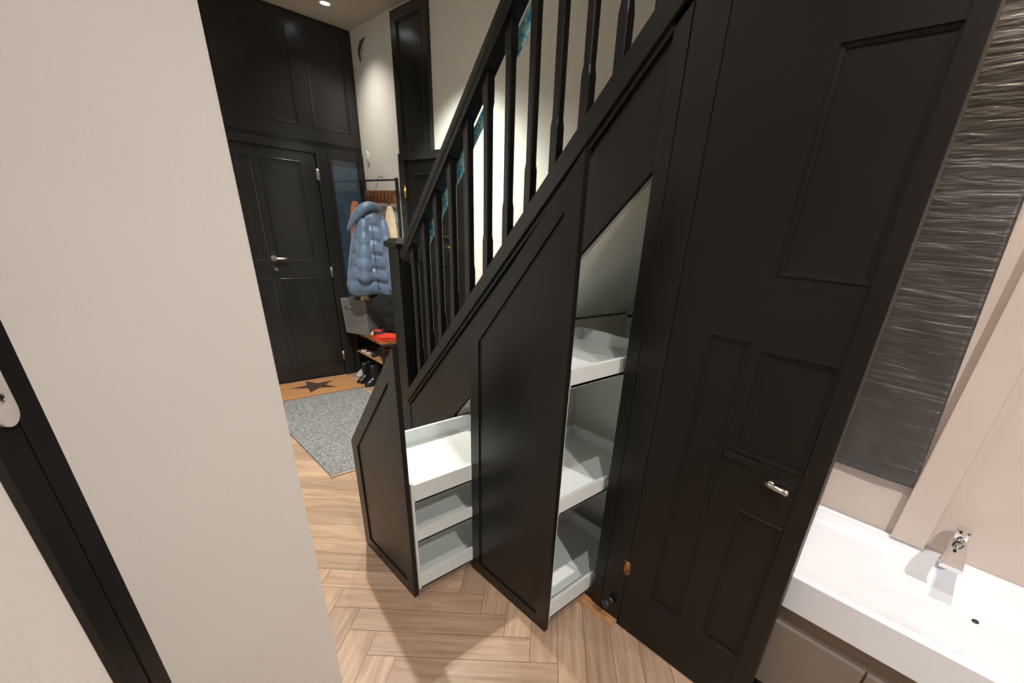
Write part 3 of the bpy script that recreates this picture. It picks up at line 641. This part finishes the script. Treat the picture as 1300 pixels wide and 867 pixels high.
# ------------------------------------------------------------------ shoes
def shoe(name, loc, rz, m_up, m_sole, label, cat='shoe', group='shoes kept on and under the coat rack bench', L=0.24, shaft=0.0, W=0.088, laces=True, rx=0, m_acc=None):
    r = empty(name, loc, rz, label=label, cat=cat, group=group)
    if rx: r.rotation_euler.x = rx
    def outline(s, z, n=20, sh=0):
        pts = []
        for k in range(n):
            t = 2 * math.pi * k / n; x = math.cos(t); y = math.sin(t)
            wid = W / 2 * (0.86 + 0.16 * x) * s
            pts.append((x * L / 2 * s + sh, y * wid, z))
        return pts
    sole = MB(); sole.loft([outline(0.96, 0), outline(1.0, 0.006), outline(1.01, 0.026), outline(0.97, 0.030)]); sole.build('sole', m_sole, r)
    up = MB(); hh = 0.075 + shaft
    rings = []
    for i in range(13):
        t = i / 12; z = 0.030 + (hh - 0.03) * t
        k = min(1, (z - 0.03) / 0.05); front = L / 2 * (0.96 - 0.78 * k ** 1.4); back = -L / 2 * (0.95 - 0.03 * k); wid = W / 2 * (0.97 - 0.30 * k)
        if shaft > 0 and z > 0.09: front += 0.012 * math.sin((z - 0.09) / shaft * math.pi)
        cx_ = (front + back) / 2; rx_ = (front - back) / 2
        rings.append([(cx_ + math.cos(2 * math.pi * j / 20) * rx_, math.sin(2 * math.pi * j / 20) * wid, z) for j in range(20)])
    last = rings[-1]; c_ = Vector((sum(p[0] for p in last) / 20, 0, 0))
    rings.append([(c_.x + (p[0] - c_.x) * 0.82, p[1] * 0.8, p[2] - 0.002) for p in last]); rings.append([(c_.x + (p[0] - c_.x) * 0.75, p[1] * 0.75, p[2] - 0.035) for p in last])
    up.loft(rings); u_ = up.build('upper', m_up, r)
    if laces:
        lm = MB()
        for i in range(4):
            x = L * (0.02 + 0.07 * i) ; z = 0.083 - 0.012 * i
            lm.tube([(x, -0.022, z - 0.006), (x, 0, z + 0.002), (x, 0.022, z - 0.006)], 0.003, 6)
        lm.build('laces', m_acc or M['shoe_black'], r)
        tg = MB(); tg.loft([[(L * 0.20 - k * 0.035, -0.020, 0.066 + 0.018 * k), (L * 0.20 - k * 0.035, 0.020, 0.066 + 0.018 * k), (L * 0.20 - k * 0.035 - 0.006, 0.020, 0.070 + 0.018 * k), (L * 0.20 - k * 0.035 - 0.006, -0.020, 0.070 + 0.018 * k)] for k in (0, 1, 2)]); tg.build('tongue', m_acc or M['shoe_black'], r)
        MB().tube([(-L * 0.30 + math.cos(a_ * math.pi / 8) * L * 0.17, math.sin(a_ * math.pi / 8) * W * 0.30, 0.077) for a_ in range(17)], 0.006, 8).build('collar', m_acc or M['shoe_black'], r)
    return r
zb = 0.468
shoe('trainer', (1.915, 4.100, zb), math.radians(-16), M['red'], M['red'], 'bright red trainer at the front of the bench', 'shoe', L=0.25)
shoe('trainer', (1.945, 4.200, zb), math.radians(-16), M['shoe_black'], M['red'], 'black trainer with a red sole behind the red one on the bench', 'shoe', L=0.25, m_acc=M['red'])
shoe('trainer', (1.945, 4.300, zb), math.radians(164), M['shoe_white'], M['gum'], 'white trainer with a tan sole between bin and red trainer', 'shoe', L=0.22)
zs = 0.264
shoe('trainer', (1.93, 4.52, zs), math.radians(180), M['shoe_black'], M['shoe_white'], 'black trainer with a white sole at the door end of the lower shelf', 'shoe')
shoe('trainer', (1.93, 4.42, zs), math.radians(180), M['shoe_black'], M['shoe_white'], 'black trainer with a white sole in the middle of the lower shelf', 'shoe')
shoe('ankle_boot', (1.93, 4.31, zs), math.radians(180), M['shoe_grey'], M['shoe_black'], 'rounded dark grey suede shoe on the lower shelf', 'boot', laces=False, W=0.1, L=0.22, shaft=0.02)
shoe('ankle_boot', (1.93, 4.19, zs), math.radians(180), M['shoe_brown'], M['gum'], 'shiny brown leather ankle boot on the lower shelf by the front leg', 'boot', laces=False, shaft=0.03)
shoe('trainer', (1.86, 4.60, 0.0), math.radians(200), M['shoe_teal'], M['shoe_white'], 'pale teal and white trainer on the floor under the shelf', 'shoe')
shoe('tall_boot', (1.755, 4.36, 0.0), math.radians(200), M['shoe_black'], M['shoe_black'], 'tall black boot on the floor, nearer the grey bin', 'boot', laces=False, shaft=0.13, L=0.22)
shoe('tall_boot', (1.785, 4.235, 0.0), math.radians(195), M['shoe_black'], M['shoe_black'], 'tall black boot on the floor, nearer the newel post', 'boot', laces=False, shaft=0.13, L=0.22)

# small fittings on the white wall
sw = empty('wall_plate', (XR, 4.60, 2.03), label='small white oval plate on the wall above the coat rack', cat='plate')
MB().loft([[(h, math.cos(2 * math.pi * k / 24) * 0.030 * s, math.sin(2 * math.pi * k / 24) * 0.055 * s) for k in range(24)] for h, s in ((-0.001, 1), (-0.008, 0.97), (-0.011, 0.85), (-0.011, 0.4))]).build('cover', M['white_pl'], sw)
MB().box(-0.015, -0.011, -0.006, 0.006, -0.012, 0.012, 0.001).build('button', M['white_pl'], sw)
hk = tag(MB().tube([(XR - 0.004, 4.45, 2.86), (XR - 0.02, 4.49, 2.83), (XR - 0.024, 4.53, 2.78), (XR - 0.006, 4.56, 2.72)], [0.004, 0.011, 0.010, 0.003], 10).build('wall_hook', M['metal_b']), 'curved dark hook high on the white wall near the ceiling', 'hook')

# ------------------------------------------------------------------ washbasin corner
vn = empty('vanity_unit', (1.64, -0.35, 0), label='taupe vanity unit carrying the white washbasin', cat='cabinet')
put(MB().box(1.385, 1.905, -0.88, 0.66, 0.08, 0.470, 0.002), 'body', M['taupe'], vn)
put(MB().box(1.42, 1.90, -0.86, 0.65, 0.0, 0.08), 'plinth', M['void'], vn)
for y0, y1 in ((-0.875, -0.115), (-0.109, 0.655)): put(MB().box(1.366, 1.384, y0, y1, 0.10, 0.388, 0.002), 'drawer_front', M['taupe'], vn)
def basin():
    b = empty('washbasin', (1.63, -0.2, 0.475), label='long white ceramic trough washbasin under the dark curtain', cat='washbasin')
    x0, x1, y0, y1, z0, z1 = 1.355, 1.909, -0.85, 0.60, 0.472, 0.601
    def rr(i, z, r_):
        a0, a1, b0, b1 = x0 + i, x1 - i * 0.6, y0 + i, y1 - i; P = []
        for (cx_, cy_, s0) in ((a1 - r_, b1 - r_, 0), (a0 + r_, b1 - r_, 90), (a0 + r_, b0 + r_, 180), (a1 - r_, b0 + r_, 270)):
            for k in range(5): an = math.radians(s0 + 22.5 * k); P.append((cx_ + r_ * math.cos(an), cy_ + r_ * math.sin(an), z))
        return P
    mb = MB(); mb.loft([rr(0, z0, 0.006), rr(0, z1 - 0.004, 0.006), rr(0.003, z1, 0.006), rr(0.028, z1, 0.02), rr(0.034, z1 - 0.004, 0.03), rr(0.10, z1 - 0.045, 0.05), rr(0.16, z1 - 0.062, 0.05)], smooth=False)
    for f in mb.bm.faces: f.smooth = True
    o = put(mb, 'bowl', M['ceramic'], b)
    md = o.modifiers.new('n', 'EDGE_SPLIT'); md.split_angle = math.radians(28)
    put(MB().lathe((1.68, -0.30, 0.5395), [(0.009, 0), (0.009, 0.003), (0.007, 0.005), (0.0005, 0.004)]), 'drain', M['metal_b'], b)
basin()
tp = empty('tap', (1.86, -0.19, 0.600), label='chrome waterfall tap standing on the washbasin', cat='tap')
mb = MB(); mb.lathe((1.862, -0.19, 0.601), [(0.026, 0), (0.026, 0.006), (0.021, 0.012), (0.021, 0.085), (0.019, 0.095), (0.0005, 0.097)], n=24)
put(mb, 'body', M['chrome'], tp)
mb = MB(); rings = []
for i in range(9):
    t = i / 8; x = 1.865 - 0.16 * t; z = 0.685 + 0.012 * math.sin(math.pi * t * 0.7) - 0.030 * t * t; hw = 0.021 + 0.008 * t; th = 0.012 - 0.006 * t
    rings.append([(x, -0.19 - hw, z - th), (x, -0.19 + hw, z - th), (x, -0.19 + hw, z + th), (x, -0.19 + hw * 0.7, z + th + 0.002), (x, -0.19 - hw * 0.7, z + th + 0.002), (x, -0.19 - hw, z + th)])
mb.loft(rings, smooth=False); put(mb, 'spout', M['chrome'], tp)
mb = MB(); mb.lathe((1.862, -0.19, 0.704), [(0.0005, 0), (0.020, 0.001), (0.022, 0.004), (0.022, 0.034), (0.020, 0.038), (0.0005, 0.040)], n=24); mb.box(1.80, 1.862, -0.196, -0.184, 0.738, 0.745, 0.002)
put(mb, 'lever', M['chrome'], tp)
# dark crinkled curtain on the washroom wall
mb = MB(); rows, cols = 90, 34; grid_f, grid_b = [], []
def cpt(i, j):
    z = 0.812 + (2.6 - 0.812) * i / rows; t = j / cols
    ye = -0.016 + 0.068 * min(1, max(0, (z - 0.85) / 0.9)); y = ye + (0.60 - ye) * t
    nz = noise.noise(Vector((y * 5, z * 26 + 0.8 * math.sin(y * 20), 0.3))) * 0.003 + noise.noise(Vector((y * 9, z * 7, 4))) * 0.006
    if 0.84 < z < 0.95: nz += noise.noise(Vector((y * 22, z * 30, 9))) * 0.008
    return y, z, nz
F_ = [[mb.bm.verts.new((1.880 + cpt(i, j)[2], cpt(i, j)[0], cpt(i, j)[1])) for j in range(cols + 1)] for i in range(rows + 1)]
B_ = [[mb.bm.verts.new((1.888 + cpt(i, j)[2], cpt(i, j)[0], cpt(i, j)[1])) for j in range(cols + 1)] for i in range(rows + 1)]
for i in range(rows):
    for j in range(cols):
        mb.bm.faces.new([F_[i][j], F_[i][j + 1], F_[i + 1][j + 1], F_[i + 1][j]]).smooth = True
        mb.bm.faces.new([B_[i][j], B_[i + 1][j], B_[i + 1][j + 1], B_[i][j + 1]]).smooth = True
for i in range(rows):
    mb.bm.faces.new([F_[i][0], F_[i + 1][0], B_[i + 1][0], B_[i][0]]); mb.bm.faces.new([F_[i][cols], B_[i][cols], B_[i + 1][cols], F_[i + 1][cols]])
for j in range(cols):
    mb.bm.faces.new([F_[0][j], B_[0][j], B_[0][j + 1], F_[0][j + 1]]); mb.bm.faces.new([F_[rows][j], F_[rows][j + 1], B_[rows][j + 1], B_[rows][j]])
ct = empty('curtain', (1.885, 0.3, 0.81), label='dark grey crinkled curtain hanging above the washbasin', cat='curtain')
put(mb, 'fabric', M['curtain'], ct)
put(MB().tube([(1.885, -0.03, 2.61), (1.885, 0.66, 2.61)], 0.010, 12), 'curtain_rail', M['metal_b'], ct)

# ------------------------------------------------------------------ downlights
for i, (x, y, pw, colr, ang_, bl, lab) in enumerate(LAMPS):
    dl = empty('ceiling_downlight', (x, y, CEIL), label=lab, cat='ceiling light', group='round ceiling downlights')
    MB().lathe((0, 0, 0), [(0.046, 0.0), (0.046, -0.004), (0.042, -0.007), (0.033, -0.006), (0.030, -0.001), (0.030, 0.0)], n=28).build('trim_ring', M['white_pl'], dl)
    MB().lathe((0, 0, 0), [(0.0005, -0.002), (0.029, -0.002), (0.029, -0.0005), (0.0005, -0.0005)], n=24).build('bulb', emis('bulb_glow', (0.85, 0.93, 1.0), 12), dl)
    ld = bpy.data.lights.new('downlight_lamp', 'SPOT'); ld.energy = pw; ld.color = colr; ld.spot_size = math.radians(ang_); ld.spot_blend = bl; ld.shadow_soft_size = 0.03
    lo = bpy.data.objects.new('downlight_lamp', ld); COL.objects.link(lo); lo.parent = dl; lo.location = (0, 0, -0.012)
